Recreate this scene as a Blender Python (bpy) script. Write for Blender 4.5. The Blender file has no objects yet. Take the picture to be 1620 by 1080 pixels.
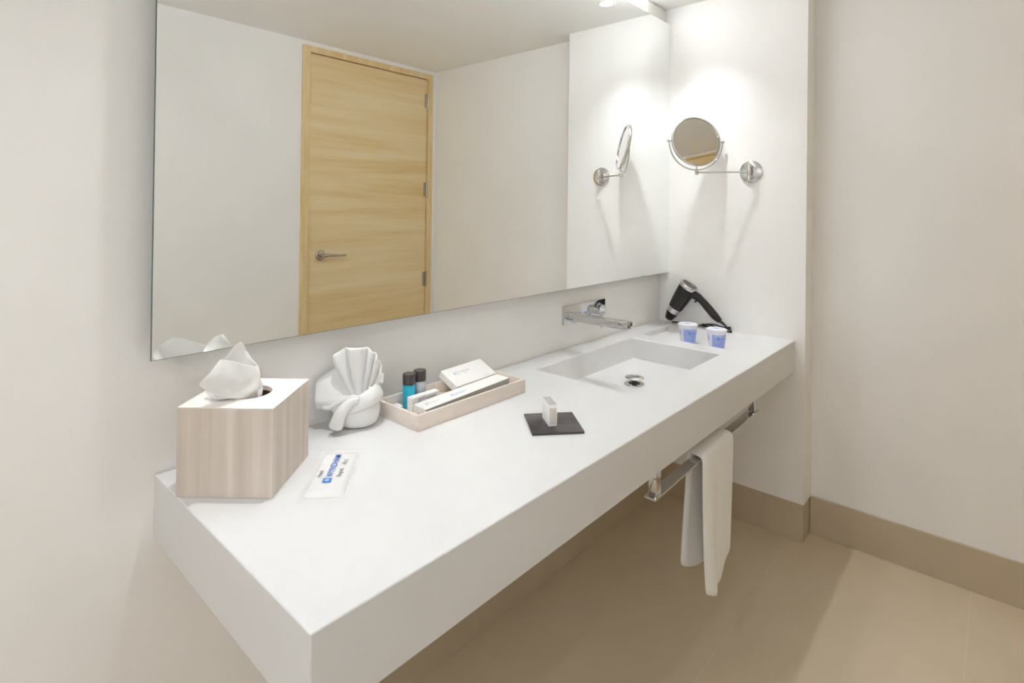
import bpy, bmesh, math, random
from mathutils import Vector, Matrix, noise
R = math.radians
C = bpy.context.scene.collection
SC = bpy.context.scene

# ------------------------------------------------------------------ camera
F_PX, CX, CY = 875.41, 810.0, 324.97
YAW, PITCH, ROLL = 0.7256, 0.0052, 0.0124
CAM = Vector((-2.5755, -1.2866, 1.3983))
f0 = Vector((math.cos(YAW), math.sin(YAW), 0)); r0 = Vector((math.sin(YAW), -math.cos(YAW), 0)); zz = Vector((0, 0, 1))
FW = f0*math.cos(PITCH)+zz*math.sin(PITCH); u2 = -f0*math.sin(PITCH)+zz*math.cos(PITCH)
RT = r0*math.cos(ROLL)+u2*math.sin(ROLL); UP = -r0*math.sin(ROLL)+u2*math.cos(ROLL)
cd = bpy.data.cameras.new('camera'); cam = bpy.data.objects.new('camera', cd); C.objects.link(cam)
M = Matrix.Identity(4)
for i in range(3):
    M[i][0], M[i][1], M[i][2], M[i][3] = RT[i], UP[i], -FW[i], CAM[i]
cam.matrix_world = M
cd.sensor_fit = 'HORIZONTAL'; cd.sensor_width = 36; cd.lens = F_PX/1620*36
cd.shift_x = (810-CX)/1620; cd.shift_y = (CY-540)/1620
cd.clip_start = 0.02; cd.clip_end = 50
SC.camera = cam

# ------------------------------------------------------------------ light and exposure
SC.view_settings.view_transform = 'Standard'; SC.view_settings.look = 'None'
SC.view_settings.gamma = 1; SC.view_settings.use_curve_mapping = False
SC.view_settings.exposure = 0.0
SPOT_W = 35.0                # power of each downlight
LENS = 12.0                   # glow of the visible lens
FILL = [(-3.30, -.80), (-3.30, -1.45)]; FILL_W = 30.0; STRIP = 15.0
LAMPS = [(-0.265, -0.255), (-1.90, -0.25)]
BOUNCE = [(-0.30, -0.034), (-1.90, -0.034)]; BOUNCE_W = 8.0
W = bpy.data.worlds.new('world'); SC.world = W; W.use_nodes = True
W.node_tree.nodes['Background'].inputs[0].default_value = (1, 0.98, 0.95, 1)
W.node_tree.nodes['Background'].inputs[1].default_value = 0.0
SC.cycles.max_bounces = 16; SC.cycles.diffuse_bounces = 8; SC.cycles.glossy_bounces = 8
SC.cycles.sample_clamp_indirect = 0; SC.cycles.sample_clamp_direct = 0
SC.cycles.blur_glossy = 0; SC.cycles.caustics_reflective = True
SC.cycles.use_guiding = False; SC.cycles.use_surface_guiding = True
SC.cycles.use_adaptive_sampling = False

# ------------------------------------------------------------------ materials
def mat(name, col, rough=0.5, metal=0.0, spec=0.5, trans=0.0, ior=1.45, emit=None, estr=0, alpha=1, sss=0, coat=0, sheen=0):
    m = bpy.data.materials.new(name); m.use_nodes = True
    b = m.node_tree.nodes['Principled BSDF']
    b.inputs['Base Color'].default_value = (*col, 1)
    b.inputs['Roughness'].default_value = rough
    b.inputs['Metallic'].default_value = metal
    b.inputs['Specular IOR Level'].default_value = spec
    b.inputs['Transmission Weight'].default_value = trans
    b.inputs['IOR'].default_value = ior
    b.inputs['Alpha'].default_value = alpha
    b.inputs['Coat Weight'].default_value = coat
    b.inputs['Sheen Weight'].default_value = sheen
    if emit:
        b.inputs['Emission Color'].default_value = (*emit, 1); b.inputs['Emission Strength'].default_value = estr
    return m
def nodes(m): return m.node_tree.nodes, m.node_tree.links, m.node_tree.nodes['Principled BSDF']
def noisebump(m, scale, strength, dist=0.001, detail=4, coord='Object', sc=(1, 1, 1)):
    n, l, b = nodes(m)
    tc = n.new('ShaderNodeTexCoord'); mp = n.new('ShaderNodeMapping'); mp.inputs['Scale'].default_value = sc
    t = n.new('ShaderNodeTexNoise'); t.inputs['Scale'].default_value = scale; t.inputs['Detail'].default_value = detail
    bp = n.new('ShaderNodeBump'); bp.inputs['Strength'].default_value = strength; bp.inputs['Distance'].default_value = dist
    l.new(tc.outputs[coord], mp.inputs[0]); l.new(mp.outputs[0], t.inputs[0]); l.new(t.outputs[0], bp.inputs['Height']); l.new(bp.outputs[0], b.inputs['Normal'])
    return m
def noisecol(m, c1, c2, scale, sc=(1, 1, 1), lo=0.35, hi=0.65, detail=5, dist=0.0, coord='Object'):
    n, l, b = nodes(m)
    tc = n.new('ShaderNodeTexCoord'); mp = n.new('ShaderNodeMapping'); mp.inputs['Scale'].default_value = sc
    t = n.new('ShaderNodeTexNoise'); t.inputs['Scale'].default_value = scale; t.inputs['Detail'].default_value = detail; t.inputs['Distortion'].default_value = dist
    r = n.new('ShaderNodeValToRGB'); r.color_ramp.elements[0].position = lo; r.color_ramp.elements[1].position = hi
    r.color_ramp.elements[0].color = (*c1, 1); r.color_ramp.elements[1].color = (*c2, 1)
    l.new(tc.outputs[coord], mp.inputs[0]); l.new(mp.outputs[0], t.inputs[0]); l.new(t.outputs[0], r.inputs[0]); l.new(r.outputs[0], b.inputs['Base Color'])
    return m

m_wall = noisebump(noisecol(mat('wall_paint', (.90, .893, .885), .75, spec=.2), (.892, .886, .878), (.905, .899, .892), 3), 260, .06, .0006)
m_ceil = noisecol(mat('ceiling_paint', (.82, .815, .80), .85, spec=.1), (.915, .913, .908), (.925, .923, .918), 2)
m_floor = mat('floor_tile', (.5, .44, .37), .28, spec=.4)
def floor_nodes(m):
    n, l, b = nodes(m)
    tc = n.new('ShaderNodeTexCoord')
    mp = n.new('ShaderNodeMapping'); mp.inputs['Location'].default_value = (0.12, 0.017, 0)
    br = n.new('ShaderNodeTexBrick'); br.offset = 0.0; br.inputs['Scale'].default_value = 1
    br.inputs['Brick Width'].default_value = 1.2; br.inputs['Row Height'].default_value = 0.595
    br.inputs['Mortar Size'].default_value = 0.0011; br.inputs['Mortar Smooth'].default_value = 0.2
    nz = n.new('ShaderNodeTexNoise'); nz.inputs['Scale'].default_value = 2.2; nz.inputs['Detail'].default_value = 6
    r = n.new('ShaderNodeValToRGB'); r.color_ramp.elements[0].position = .3; r.color_ramp.elements[1].position = .7
    r.color_ramp.elements[0].color = (.64, .54, .405, 1); r.color_ramp.elements[1].color = (.68, .58, .44, 1)
    l.new(tc.outputs['Object'], mp.inputs[0]); l.new(mp.outputs[0], br.inputs[0]); l.new(tc.outputs['Object'], nz.inputs[0])
    l.new(nz.outputs[0], r.inputs[0]); l.new(r.outputs[0], br.inputs['Color1']); l.new(r.outputs[0], br.inputs['Color2'])
    br.inputs['Mortar'].default_value = (.71, .62, .49, 1)
    l.new(br.outputs[0], b.inputs['Base Color'])
floor_nodes(m_floor)
m_base = noisecol(mat('baseboard_tile', (.5, .43, .35), .3, spec=.4), (.51, .43, .32), (.55, .465, .35), 3)
m_solid = mat('solid_surface', (.71, .71, .715), .38, spec=.4)
m_mirror = mat('mirror_silver', (.94, .955, .95), 0.0, 1.0)
m_mirror2 = mat('shaving_mirror_silver', (.80, .79, .76), 0.0, 1.0)
m_edge = mat('mirror_edge', (.12, .15, .13), .3)
m_chrome = mat('chrome', (.66, .66, .66), .05, 1.0)
m_nickel = mat('satin_nickel', (.50, .45, .38), .22, 1.0)
m_door = mat('door_veneer', (.75, .58, .33), .42, spec=.35)
def door_nodes(m, zscale=1):
    n, l, b = nodes(m)
    tc = n.new('ShaderNodeTexCoord'); mp = n.new('ShaderNodeMapping'); mp.inputs['Scale'].default_value = (.35, 1, 6)
    t = n.new('ShaderNodeTexNoise'); t.inputs['Scale'].default_value = 1.6; t.inputs['Detail'].default_value = 9; t.inputs['Roughness'].default_value = .62; t.inputs['Distortion'].default_value = .3
    mp2 = n.new('ShaderNodeMapping'); mp2.inputs['Scale'].default_value = (.5, 1, 60)
    t2 = n.new('ShaderNodeTexNoise'); t2.inputs['Scale'].default_value = 3; t2.inputs['Detail'].default_value = 4
    mx = n.new('ShaderNodeMath'); mx.operation = 'MULTIPLY_ADD'; mx.inputs[1].default_value = .22
    r = n.new('ShaderNodeValToRGB'); e = r.color_ramp.elements
    e[0].position = .42; e[0].color = (.72, .52, .25, 1); e[1].position = .76; e[1].color = (.83, .70, .45, 1)
    k = e.new(.56); k.color = (.785, .61, .345, 1)
    l.new(tc.outputs['Object'], mp.inputs[0]); l.new(mp.outputs[0], t.inputs[0])
    l.new(tc.outputs['Object'], mp2.inputs[0]); l.new(mp2.outputs[0], t2.inputs[0])
    l.new(t2.outputs[0], mx.inputs[0]); l.new(t.outputs[0], mx.inputs[2]); l.new(mx.outputs[0], r.inputs[0]); l.new(r.outputs[0], b.inputs['Base Color'])
door_nodes(m_door)
m_jamb = noisecol(mat('door_frame_veneer', (.72, .54, .29), .42, spec=.35), (.74, .54, .27), (.81, .66, .40), 6, (6, 6, .6))
m_gap = mat('door_gap', (.12, .07, .03), .8)
def pale_wood(name, c1, c2, sc):
    return noisecol(mat(name, c1, .5, spec=.3), c1, c2, 14, sc, .3, .72, 7)
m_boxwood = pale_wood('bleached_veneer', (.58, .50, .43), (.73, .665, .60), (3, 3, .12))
m_boxtop_lit = pale_wood('bleached_veneer_lit', (.86, .83, .79), (.90, .87, .84), (.2, 3, 3))  # same veneer as the walls, with the light on the top painted in
m_inside = mat('box_inside', (.45, .27, .17), .8)
m_tray = pale_wood('tray_wood', (.74, .655, .58), (.81, .74, .68), (.3, 2, 5))
m_trayin = pale_wood('tray_inside', (.72, .62, .52), (.78, .70, .62), (.3, 2, 5))
m_tissue = mat('tissue_paper', (.93, .93, .93), .9, spec=.05)
n_, l_, b_ = nodes(m_tissue)
_tr = n_.new('ShaderNodeBsdfTranslucent'); _tr.inputs[0].default_value = (.93, .93, .93, 1)
_mx = n_.new('ShaderNodeMixShader'); _mx.inputs[0].default_value = .35
_out = [x for x in n_ if x.type == 'OUTPUT_MATERIAL'][0]
l_.new(b_.outputs[0], _mx.inputs[1]); l_.new(_tr.outputs[0], _mx.inputs[2]); l_.new(_mx.outputs[0], _out.inputs[0])
m_terry = noisebump(mat('terry_cotton', (.90, .90, .895), .95, spec=.05, sheen=.3), 900, .7, .0012, 3)
m_terry2 = noisebump(mat('hand_towel_cotton', (.88, .87, .85), .95, spec=.05, sheen=.3), 700, .7, .0012, 3)
m_white_card = mat('white_card', (.90, .895, .885), .5, spec=.3)
m_grey_card = mat('grey_card', (.42, .41, .385), .55, spec=.3)
m_side = mat('carton_side_grey', (.40, .385, .355), .6)
m_ink_blue = mat('ink_blue', (.03, .16, .60), .5)
m_ink_pale = mat('ink_pale_blue', (.16, .22, .62), .5)
m_ink_navy = mat('ink_navy', (.06, .06, .25), .5)
m_ink_grey = mat('ink_grey', (.12, .12, .13), .5)
m_ink_light = mat('ink_light_grey', (.36, .36, .36), .5)
m_ink_sky = mat('ink_sky', (.35, .60, .95), .5)
m_black = mat('black_plastic', (.018, .014, .014), .22, spec=.5)
m_black_rub = mat('black_rubber', (.02, .018, .018), .55)
m_cap = mat('bottle_cap_plastic', (.075, .065, .065), .28)
m_dark_slate = noisecol(mat('dark_slate', (.05, .04, .04), .22, spec=.5), (.045, .038, .038), (.065, .055, .055), 20)
m_blue_liq = mat('blue_liquid', (.03, .60, .84), .12, spec=.5, trans=.25)
m_grey_liq = mat('grey_liquid', (.62, .65, .70), .15, trans=.2)
m_label = mat('clear_label', (.70, .74, .80), .4)
m_film = mat('clear_film', (1, 1, 1), .08, spec=.5, alpha=.16)
m_cup = mat('cup_plastic', (.78, .80, .90), .3, spec=.4)
m_sleeve = mat('cup_sleeve', (.36, .45, .84), .4)
m_sleeve2 = mat('cup_print', (.56, .60, .84), .4)
m_lid = mat('paper_lid', (.88, .89, .92), .5)
m_lamp = mat('lamp_lens', (1, 1, 1), .5, emit=(1.0, .995, .99), estr=LENS)
m_strip = mat('strip_diffuser', (.9, .9, .9), .5, emit=(.965, .985, 1.0), estr=STRIP)
m_trimring = mat('lamp_trim', (.85, .85, .84), .35)
m_dark = mat('dark_grille', (.05, .05, .05), .5)

# ------------------------------------------------------------------ helpers
def link(name, bm, m, parent=None, smooth=False, mats=None, auto=None, recalc=True):
    if recalc: bmesh.ops.recalc_face_normals(bm, faces=bm.faces)
    me = bpy.data.meshes.new(name); bm.to_mesh(me); bm.free()
    for x in (mats or [m]): me.materials.append(x)
    if smooth:
        for p in me.polygons: p.use_smooth = True
    o = bpy.data.objects.new(name, me); C.objects.link(o)
    if parent is not None: o.parent = parent
    if auto is not None:
        me.set_sharp_from_angle(angle=R(auto))
    return o
def thing(name, label, cat, loc=(0, 0, 0), rotz=0, group=None):
    o = bpy.data.objects.new(name, None); C.objects.link(o); o.empty_display_size = .05
    o.location = loc; o.rotation_euler = (0, 0, rotz); o['label'] = label; o['category'] = cat
    if group: o['group'] = group
    return o
def tag(o, label, cat, group=None):
    o['label'] = label; o['category'] = cat
    if group: o['group'] = group
    return o
def struct(o, label=None):
    o['kind'] = 'structure'
    if label: o['label'] = label
    return o
def box(bm, x0, x1, y0, y1, z0, z1, bev=0, seg=2, X=None):
    r = bmesh.ops.create_cube(bm, size=1); v = r['verts']
    for q in v:
        q.co = Vector(((x0+x1)/2+q.co.x*(x1-x0), (y0+y1)/2+q.co.y*(y1-y0), (z0+z1)/2+q.co.z*(z1-z0)))
    if bev:
        e = list({e for q in v for e in q.link_edges})
        res = bmesh.ops.bevel(bm, geom=e, offset=bev, segments=seg, profile=.5, affect='EDGES')
        v = list({q for f in res['faces'] for q in f.verts} | {q for q in v if q.is_valid})
    if X is not None: bmesh.ops.transform(bm, matrix=X, verts=v)
    return v
def BM(): return bmesh.new()
def boxbm(*a, **k):
    b = BM(); box(b, *a, **k); return b
def frame(axis):
    a = Vector(axis).normalized(); t = Vector((0, 0, 1)) if abs(a.z) < .9 else Vector((1, 0, 0))
    u = a.cross(t).normalized(); v = a.cross(u).normalized(); return a, u, v
def lathe(bm, prof, origin=(0, 0, 0), axis=(0, 0, 1), n=32, sx=1, sy=1, close=False):
    a, u, v = frame(axis); o = Vector(origin); rings = []
    for r, h in prof:
        if r < 1e-6: rings.append([bm.verts.new(o+a*h)])
        else: rings.append([bm.verts.new(o+a*h+u*(r*sx*math.cos(2*math.pi*i/n))+v*(r*sy*math.sin(2*math.pi*i/n))) for i in range(n)])
    pr = list(zip(rings, rings[1:])) + ([(rings[-1], rings[0])] if close else [])
    for A, B in pr:
        for i in range(n):
            j = (i+1) % n
            if len(A) == 1 and len(B) == 1: continue
            if len(A) == 1: bm.faces.new((A[0], B[i], B[j]))
            elif len(B) == 1: bm.faces.new((A[i], A[j], B[0]))
            else: bm.faces.new((A[i], A[j], B[j], B[i]))
def tube(bm, pts, rad, n=12, caps=True, flat=None):
    pts = [Vector(p) for p in pts]; rings = []
    rads = rad if isinstance(rad, (list, tuple)) else [rad]*len(pts)
    up = None
    for i, p in enumerate(pts):
        d = (pts[min(i+1, len(pts)-1)]-pts[max(i-1, 0)]).normalized()
        if up is None:
            a, u, v = frame(d)
        else:
            u = (up-d*up.dot(d)).normalized(); v = d.cross(u)
        up = u
        rings.append([bm.verts.new(p+(u*math.cos(2*math.pi*k/n)+v*math.sin(2*math.pi*k/n))*rads[i]) for k in range(n)])
    for A, B in zip(rings, rings[1:]):
        for k in range(n): bm.faces.new((A[k], A[(k+1) % n], B[(k+1) % n], B[k]))
    if caps: bm.faces.new(rings[0]); bm.faces.new(rings[-1])
def smoothpath(pts, k=6):
    pts = [Vector(p) for p in pts]; out = []
    P = [pts[0]*2-pts[1]]+pts+[pts[-1]*2-pts[-2]]
    for i in range(1, len(P)-2):
        a, b, c, d = P[i-1:i+3]
        for j in range(k):
            t = j/k
            out.append(.5*((2*b)+(c-a)*t+(2*a-5*b+4*c-d)*t*t+(3*b-a-3*c+d)*t**3))
    out.append(pts[-1]); return out
def grid(bm, rows):
    V = [[bm.verts.new(p) for p in r] for r in rows]
    for A, B in zip(V, V[1:]):
        for i in range(len(A)-1): bm.faces.new((A[i], A[i+1], B[i+1], B[i]))
    return V
def subsurf(o, lv=2):
    s = o.modifiers.new('sub', 'SUBSURF'); s.levels = lv; s.render_levels = lv
def solid(o, th, off=0):
    s = o.modifiers.new('sol', 'SOLIDIFY'); s.thickness = th; s.offset = off
def text(s, size, m, parent, name='printed_lettering', X=None, loc=None, xa=None, ya=None, ext=0.0, bold=0, shear=0, align='LEFT', label=None):
    """lettering as a flat mesh at loc, running along xa with its top towards ya"""
    cu = bpy.data.curves.new('t', 'FONT'); cu.body = s; cu.size = size; cu.extrude = ext; cu.offset = bold; cu.shear = shear; cu.align_x = align
    o = bpy.data.objects.new('t', cu); C.objects.link(o); bpy.context.view_layer.update()
    me = bpy.data.meshes.new_from_object(o.evaluated_get(bpy.context.evaluated_depsgraph_get()))
    bpy.data.objects.remove(o); bpy.data.curves.remove(cu)
    me.name = name; me.materials.clear(); me.materials.append(m)
    xa = Vector(xa).normalized(); ya = Vector(ya).normalized(); za = xa.cross(ya)
    T = Matrix(((xa.x, ya.x, za.x, loc[0]), (xa.y, ya.y, za.y, loc[1]), (xa.z, ya.z, za.z, loc[2]), (0, 0, 0, 1)))
    me.transform(T)
    p = bpy.data.objects.new(name, me); C.objects.link(p); p.parent = parent
    if label: p['label'] = label
    return p
def basis(loc, xa, ya):
    xa = Vector(xa).normalized(); ya = Vector(ya).normalized(); za = xa.cross(ya)
    return Matrix(((xa.x, ya.x, za.x, loc[0]), (xa.y, ya.y, za.y, loc[1]), (xa.z, ya.z, za.z, loc[2]), (0, 0, 0, 1)))
def emblem(size, m, m2, parent, X, name='emblem', outline=False):
    """square emblem with a lobed flower in the middle"""
    bm = BM(); h = size/2
    if outline:
        for a in ((-h, h, -h, -h*.6), (-h, h, h*.6, h), (-h, -h*.6, -h*.6, h*.6), (h*.6, h, -h*.6, h*.6)):
            v = [bm.verts.new((x, y, 0)) for x, y in ((a[0], a[2]), (a[1], a[2]), (a[1], a[3]), (a[0], a[3]))]; bm.faces.new(v)
    else:
        v = [bm.verts.new((x, y, 0)) for x, y in ((-h, -h), (h, -h), (h, h), (-h, h))]; bm.faces.new(v)
    bmesh.ops.transform(bm, matrix=X, verts=bm.verts)
    o = link(name, bm, m, parent, recalc=False)
    if m2 is not None:
        bm = BM(); pts = []
        for i in range(48):
            a = 2*math.pi*i/48; rr = h*(.58+.12*math.cos(8*a)); pts.append(bm.verts.new((rr*math.cos(a), rr*math.sin(a), .0001)))
        bm.faces.new(pts); bmesh.ops.transform(bm, matrix=X, verts=bm.verts)
        link('emblem_flower', bm, m2, o, recalc=False)
    return o

# ------------------------------------------------------------------ room shell
ZC = 2.400; YO = -1.9663; XR = .1183; XL = -3.7; YP = -.6661; HB = .1608
struct(link('floor', boxbm(XL-.1, XR+.1, YO-.1, .1, -.08, 0), m_floor))
struct(link('ceiling', boxbm(XL-.1, XR+.1, YO-.1, .1, ZC, ZC+.08), m_ceil))
struct(link('wall_back', boxbm(XL-.1, XR+.1, 0, .1, 0, ZC), m_wall))
struct(link('wall_right', boxbm(XR, XR+.1, YO-.1, 0, 0, ZC), m_wall))
struct(link('wall_end', boxbm(0, XR, YP, 0, HB, ZC, bev=.0015), m_wall))
bm = BM(); box(bm, 0.003, XR, YP+.003, 0, 0, HB)
struct(link('wall_end_plinth', bm, m_base)).name = 'trim_1'
struct(link('wall_left', boxbm(XL-.1, XL, YO, 0, 0, ZC), m_wall))
# opposite wall with the door opening
DX0, DX1, DZ = -.9317, .0859, 2.372
bm = BM()
box(bm, XL-.1, DX0, YO-.1, YO, 0, ZC); box(bm, DX1, XR, YO-.1, YO, 0, ZC); box(bm, DX0, DX1, YO-.1, YO, DZ, ZC)
struct(link('wall_front', bm, m_wall))
# baseboards
def baseb(name, *a):
    return struct(link(name, boxbm(*a, bev=.001, seg=1), m_base))
baseb('baseboard_right', XR-.011, XR, YO, YP, 0, HB)
baseb('baseboard_back', XL, 0, -.010, 0, 0, HB)
baseb('baseboard_left', XL, XL+.01, YO, -.010, 0, HB)
baseb('baseboard_front', XL+.01, DX0, YO, YO+.010, 0, HB)

# door in the opposite wall, seen in the mirror
door = struct(thing('door_1', 'pale yellow wooden door with lever handle, seen in the wall mirror', 'door', (DX0, YO, 0)))
del door['category']
fw = .05; W_ = DX1-DX0
bm = BM()
box(bm, 0, fw, -.1, .012, 0, DZ, bev=.0015, seg=1); box(bm, W_-fw+.008, W_, -.1, .012, 0, DZ, bev=.0015, seg=1); box(bm, fw, W_-fw+.008, -.1, .012, DZ-.038, DZ, bev=.0015, seg=1)
link('door_frame', bm, m_jamb, door)
LX0, LX1, LZ = fw+.004, W_-fw+.004, DZ-.042
link('door_leaf', boxbm(LX0, LX1, -.05, -.004, .006, LZ, bev=.001, seg=1), m_door, door)
link('door_rebate', boxbm(fw, W_-fw+.008, -.099, -.055, 0, DZ-.038), m_gap, door)
for z in (.877, 1.528, 2.176):
    bm = BM()
    lathe(bm, [(0, -.055), (.008, -.055), (.008, .055), (0, .055)], (W_-fw+.006, .004, z), (0, 0, 1), 14)
    for k in (-.033, -.011, .011, .033): lathe(bm, [(.0088, k-.001), (.0088, k+.001)], (W_-fw+.006, .004, z), (0, 0, 1), 14)
    box(bm, W_-fw-.02, W_-fw+.03, -.003, .001, z-.05, z+.05)
    link('hinge', bm, m_nickel, door, auto=35)
hx = .136; hz = 1.093
bm = BM(); lathe(bm, [(0, -.004), (.033, -.004), (.033, .004), (.028, .010), (.014, .013), (0, .013)], (hx, 0, hz), (0, 1, 0), 32)
h = link('handle_rose', bm, m_nickel, door, auto=35)
bm = BM(); lathe(bm, [(.012, .008), (.012, .05), (0, .05)], (hx, 0, hz), (0, 1, 0), 20)
tube(bm, smoothpath([(hx, .044, hz), (hx+.04, .048, hz+.001), (hx+.09, .05, hz-.002), (hx+.150, .046, hz-.004)], 5), [.011]*4+[.009]*6+[.0075]*6, 12)
link('door_handle', bm, m_nickel, door, smooth=True, auto=50)
bm = BM(); lathe(bm, [(0, .0), (.003, .0), (.003, .0145), (0, .0145)], (hx-.021, 0, hz+.0), (0, 1, 0), 12)
link('lock_pin', bm, m_dark, door)

# downlights and added spots
def downlight(x, y, label):
    t = thing('ceiling_downlight', label, 'ceiling light', (x, y, ZC), 0)
    bm = BM(); lathe(bm, [(.032, -.001), (.040, -.0035), (.045, -.001), (.045, 0), (.030, 0)], n=48, close=True)
    link('trim_ring', bm, m_trimring, t, smooth=True)
    bm = BM(); v = [bm.verts.new((  .031*math.cos(-2*math.pi*i/40), .031*math.sin(-2*math.pi*i/40), -.0012)) for i in range(40)]; bm.faces.new(v)
    link('lamp_lens', bm, m_lamp, t, recalc=False)
def spot(x, y, w, cone=88):
    ld = bpy.data.lights.new('spot_beam', 'SPOT'); ld.energy = w; ld.color = (.95, .98, 1.0)
    ld.spot_size = R(cone); ld.spot_blend = 1.0; ld.shadow_soft_size = .02
    o = bpy.data.objects.new('spot_beam', ld); C.objects.link(o); o.location = (x, y, ZC-.006)
for (x_, y_), k_ in zip(LAMPS, (.82, .84)): spot(x_, y_, SPOT_W*k_)
for x_, y_ in BOUNCE: spot(x_, y_, BOUNCE_W)      # added spots over the mirror, imitating the lamp light it reflects down
for x_, y_ in FILL: spot(x_, y_, FILL_W, 172)      # unseen fill spots added behind the camera to brighten the walls
downlight(*LAMPS[0], 'round recessed ceiling light near the end wall, over the basin end of the counter')
downlight(*LAMPS[1], 'round recessed ceiling light over the tissue box end of the counter')

# ------------------------------------------------------------------ light strip filling the slot between mirror and ceiling
t = thing('light_strip', 'long white light strip in the slot between the mirror top and the ceiling', 'ceiling light', (-2.2318, 0, 2.325))
link('strip_housing', boxbm(0, 2.229, -.018, -.0005, 0, .0695), m_trimring, t)
link('strip_diffuser', boxbm(.004, 2.02, -.026, -.0182, .003, .0665, bev=.001), m_strip, t)

# ------------------------------------------------------------------ wall mirror
mx0, mz0, mz1, ms = -2.2318, 1.0912, 2.3189, .0458
t = thing('wall_mirror', 'large frameless rectangular mirror on the wall above the counter', 'mirror', (mx0, 0, mz0))
ml = -mx0-.001; mh = mz1-mz0
link('backing_box', boxbm(.12, ml-.004, -ms+.0062, -.0005, .12, mh-.06), m_edge, t)
link('mirror_edge', boxbm(0, ml, -ms+.0006, -ms+.006, 0, mh), m_edge, t)
bm = BM(); v = [bm.verts.new(p) for p in ((0.001, -ms, .001), (ml, -ms, .001), (ml, -ms, mh-.001), (0.001, -ms, mh-.001))]; bm.faces.new(v)
link('mirror_glass', bm, m_mirror, t, recalc=False)

# ------------------------------------------------------------------ vanity counter with basin and recess
CX0, CY0, CZ, CT = -2.2101, -.6267, .85, .1296
BX0, BX1, BY0, BY1, BZ = -1.101, -.453, -.480, -.096, .768
SX0, SX1, SY0, SY1, SZ = -.356, -.064, -.480, -.096, .826
t = thing('vanity_counter', 'long thick white wall-hung counter with sunken square basin', 'counter', (CX0, 0, CZ-CT))
def cnt():
    bm = BM()
    ox, oz = CX0, CZ-CT
    xs = [CX0, BX0, BX1, SX0, SX1, -.0005]
    def P(x, y, z): return Vector((x-ox, y, z-oz))
    Y0, Y1 = CY0, -.0005
    def quad(a, b, c, d): bm.faces.new([bm.verts.new(p) for p in (a, b, c, d)])
    def rect(x0, x1, y0, y1, z=CZ): quad(P(x0, y0, z), P(x1, y0, z), P(x1, y1, z), P(x0, y1, z))
    X1 = xs[-1]
    ys = sorted({Y0, BY0, BY1, SY0, SY1, Y1})
    for a, b in zip(xs, xs[1:]):
        for c, d in zip(ys, ys[1:]):
            mx_, my_ = (a+b)/2, (c+d)/2
            if BX0 < mx_ < BX1 and BY0 < my_ < BY1: continue
            if SX0 < mx_ < SX1 and SY0 < my_ < SY1: continue
            rect(a, b, c, d)
    zb = CZ-CT
    for a, b in zip(xs, xs[1:]):
        quad(P(a, Y0, zb), P(b, Y0, zb), P(b, Y0, CZ), P(a, Y0, CZ)); quad(P(a, Y1, zb), P(b, Y1, zb), P(b, Y1, CZ), P(a, Y1, CZ))
        for c, d in zip(ys, ys[1:]): rect(a, b, c, d, zb)
    for c, d in zip(ys, ys[1:]):
        for x in (CX0, X1): quad(P(x, c, zb), P(x, d, zb), P(x, d, CZ), P(x, c, CZ))
    def pit(x0, x1, y0, y1, z, ix0, ix1, iy0, iy1):
        # walls are cut along the grid lines so that they share vertices with the top
        gx = [x for x in xs if x0-1e-6 <= x <= x1+1e-6]; gy = [y for y in ys if y0-1e-6 <= y <= y1+1e-6]
        fx = lambda x: ix0+(x-x0)/(x1-x0)*(ix1-ix0); fy = lambda y: iy0+(y-y0)/(y1-y0)*(iy1-iy0)
        for a, b in zip(gx, gx[1:]):
            for y in (y0, y1): quad(P(a, y, CZ), P(b, y, CZ), P(fx(b), fy(y), z), P(fx(a), fy(y), z))
        for c, d in zip(gy, gy[1:]):
            for x in (x0, x1): quad(P(x, c, CZ), P(x, d, CZ), P(fx(x), fy(d), z), P(fx(x), fy(c), z))
        for a, b in zip(gx, gx[1:]):
            for c, d in zip(gy, gy[1:]): quad(P(fx(a), fy(c), z), P(fx(b), fy(c), z), P(fx(b), fy(d), z), P(fx(a), fy(d), z))
    pit(BX0, BX1, BY0, BY1, BZ, BX0+.006, BX1-.006, BY0+.006, BY1-.02)
    pit(SX0, SX1, SY0, SY1, SZ, SX0+.006, SX1-.05, SY0+.018, SY1-.004)
    bmesh.ops.remove_doubles(bm, verts=bm.verts, dist=1e-5)
    bmesh.ops.recalc_face_normals(bm, faces=bm.faces)
    bmesh.ops.dissolve_limit(bm, angle_limit=R(1), verts=bm.verts, edges=bm.edges)
    es = [e for e in bm.edges if len(e.link_faces) == 2 and e.calc_face_angle(0) > R(8)]
    bmesh.ops.bevel(bm, geom=es, offset=.003, segments=3, profile=.5, affect='EDGES', clamp_overlap=True)
    return bm
o = link('worktop', cnt(), m_solid, t)
# tapered recess edges read as the worktop itself

# drain
t = thing('basin_drain', 'chrome pop-up drain plug in the floor of the basin', 'drain', (-.772, -.2906, BZ))
bm = BM(); lathe(bm, [(.018, .0006), (.018, .003), (.034, .003), (.036, .0006)], n=40); link('drain_flange', bm, m_chrome, t, smooth=True, auto=40)
bm = BM(); lathe(bm, [(0, .0006), (.021, .0006), (.0215, .0036), (.015, .0036), (.010, .006), (.008, .019), (0, .019)], n=32); link('drain_stem', bm, m_dark, t, smooth=True, auto=40)
bm = BM(); lathe(bm, [(0, .017), (.020, .0175), (.0335, .0215), (.034, .0235), (.031, .0255), (0, .0275)], n=48); link('drain_cap', bm, m_chrome, t, smooth=True, auto=50)

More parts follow.
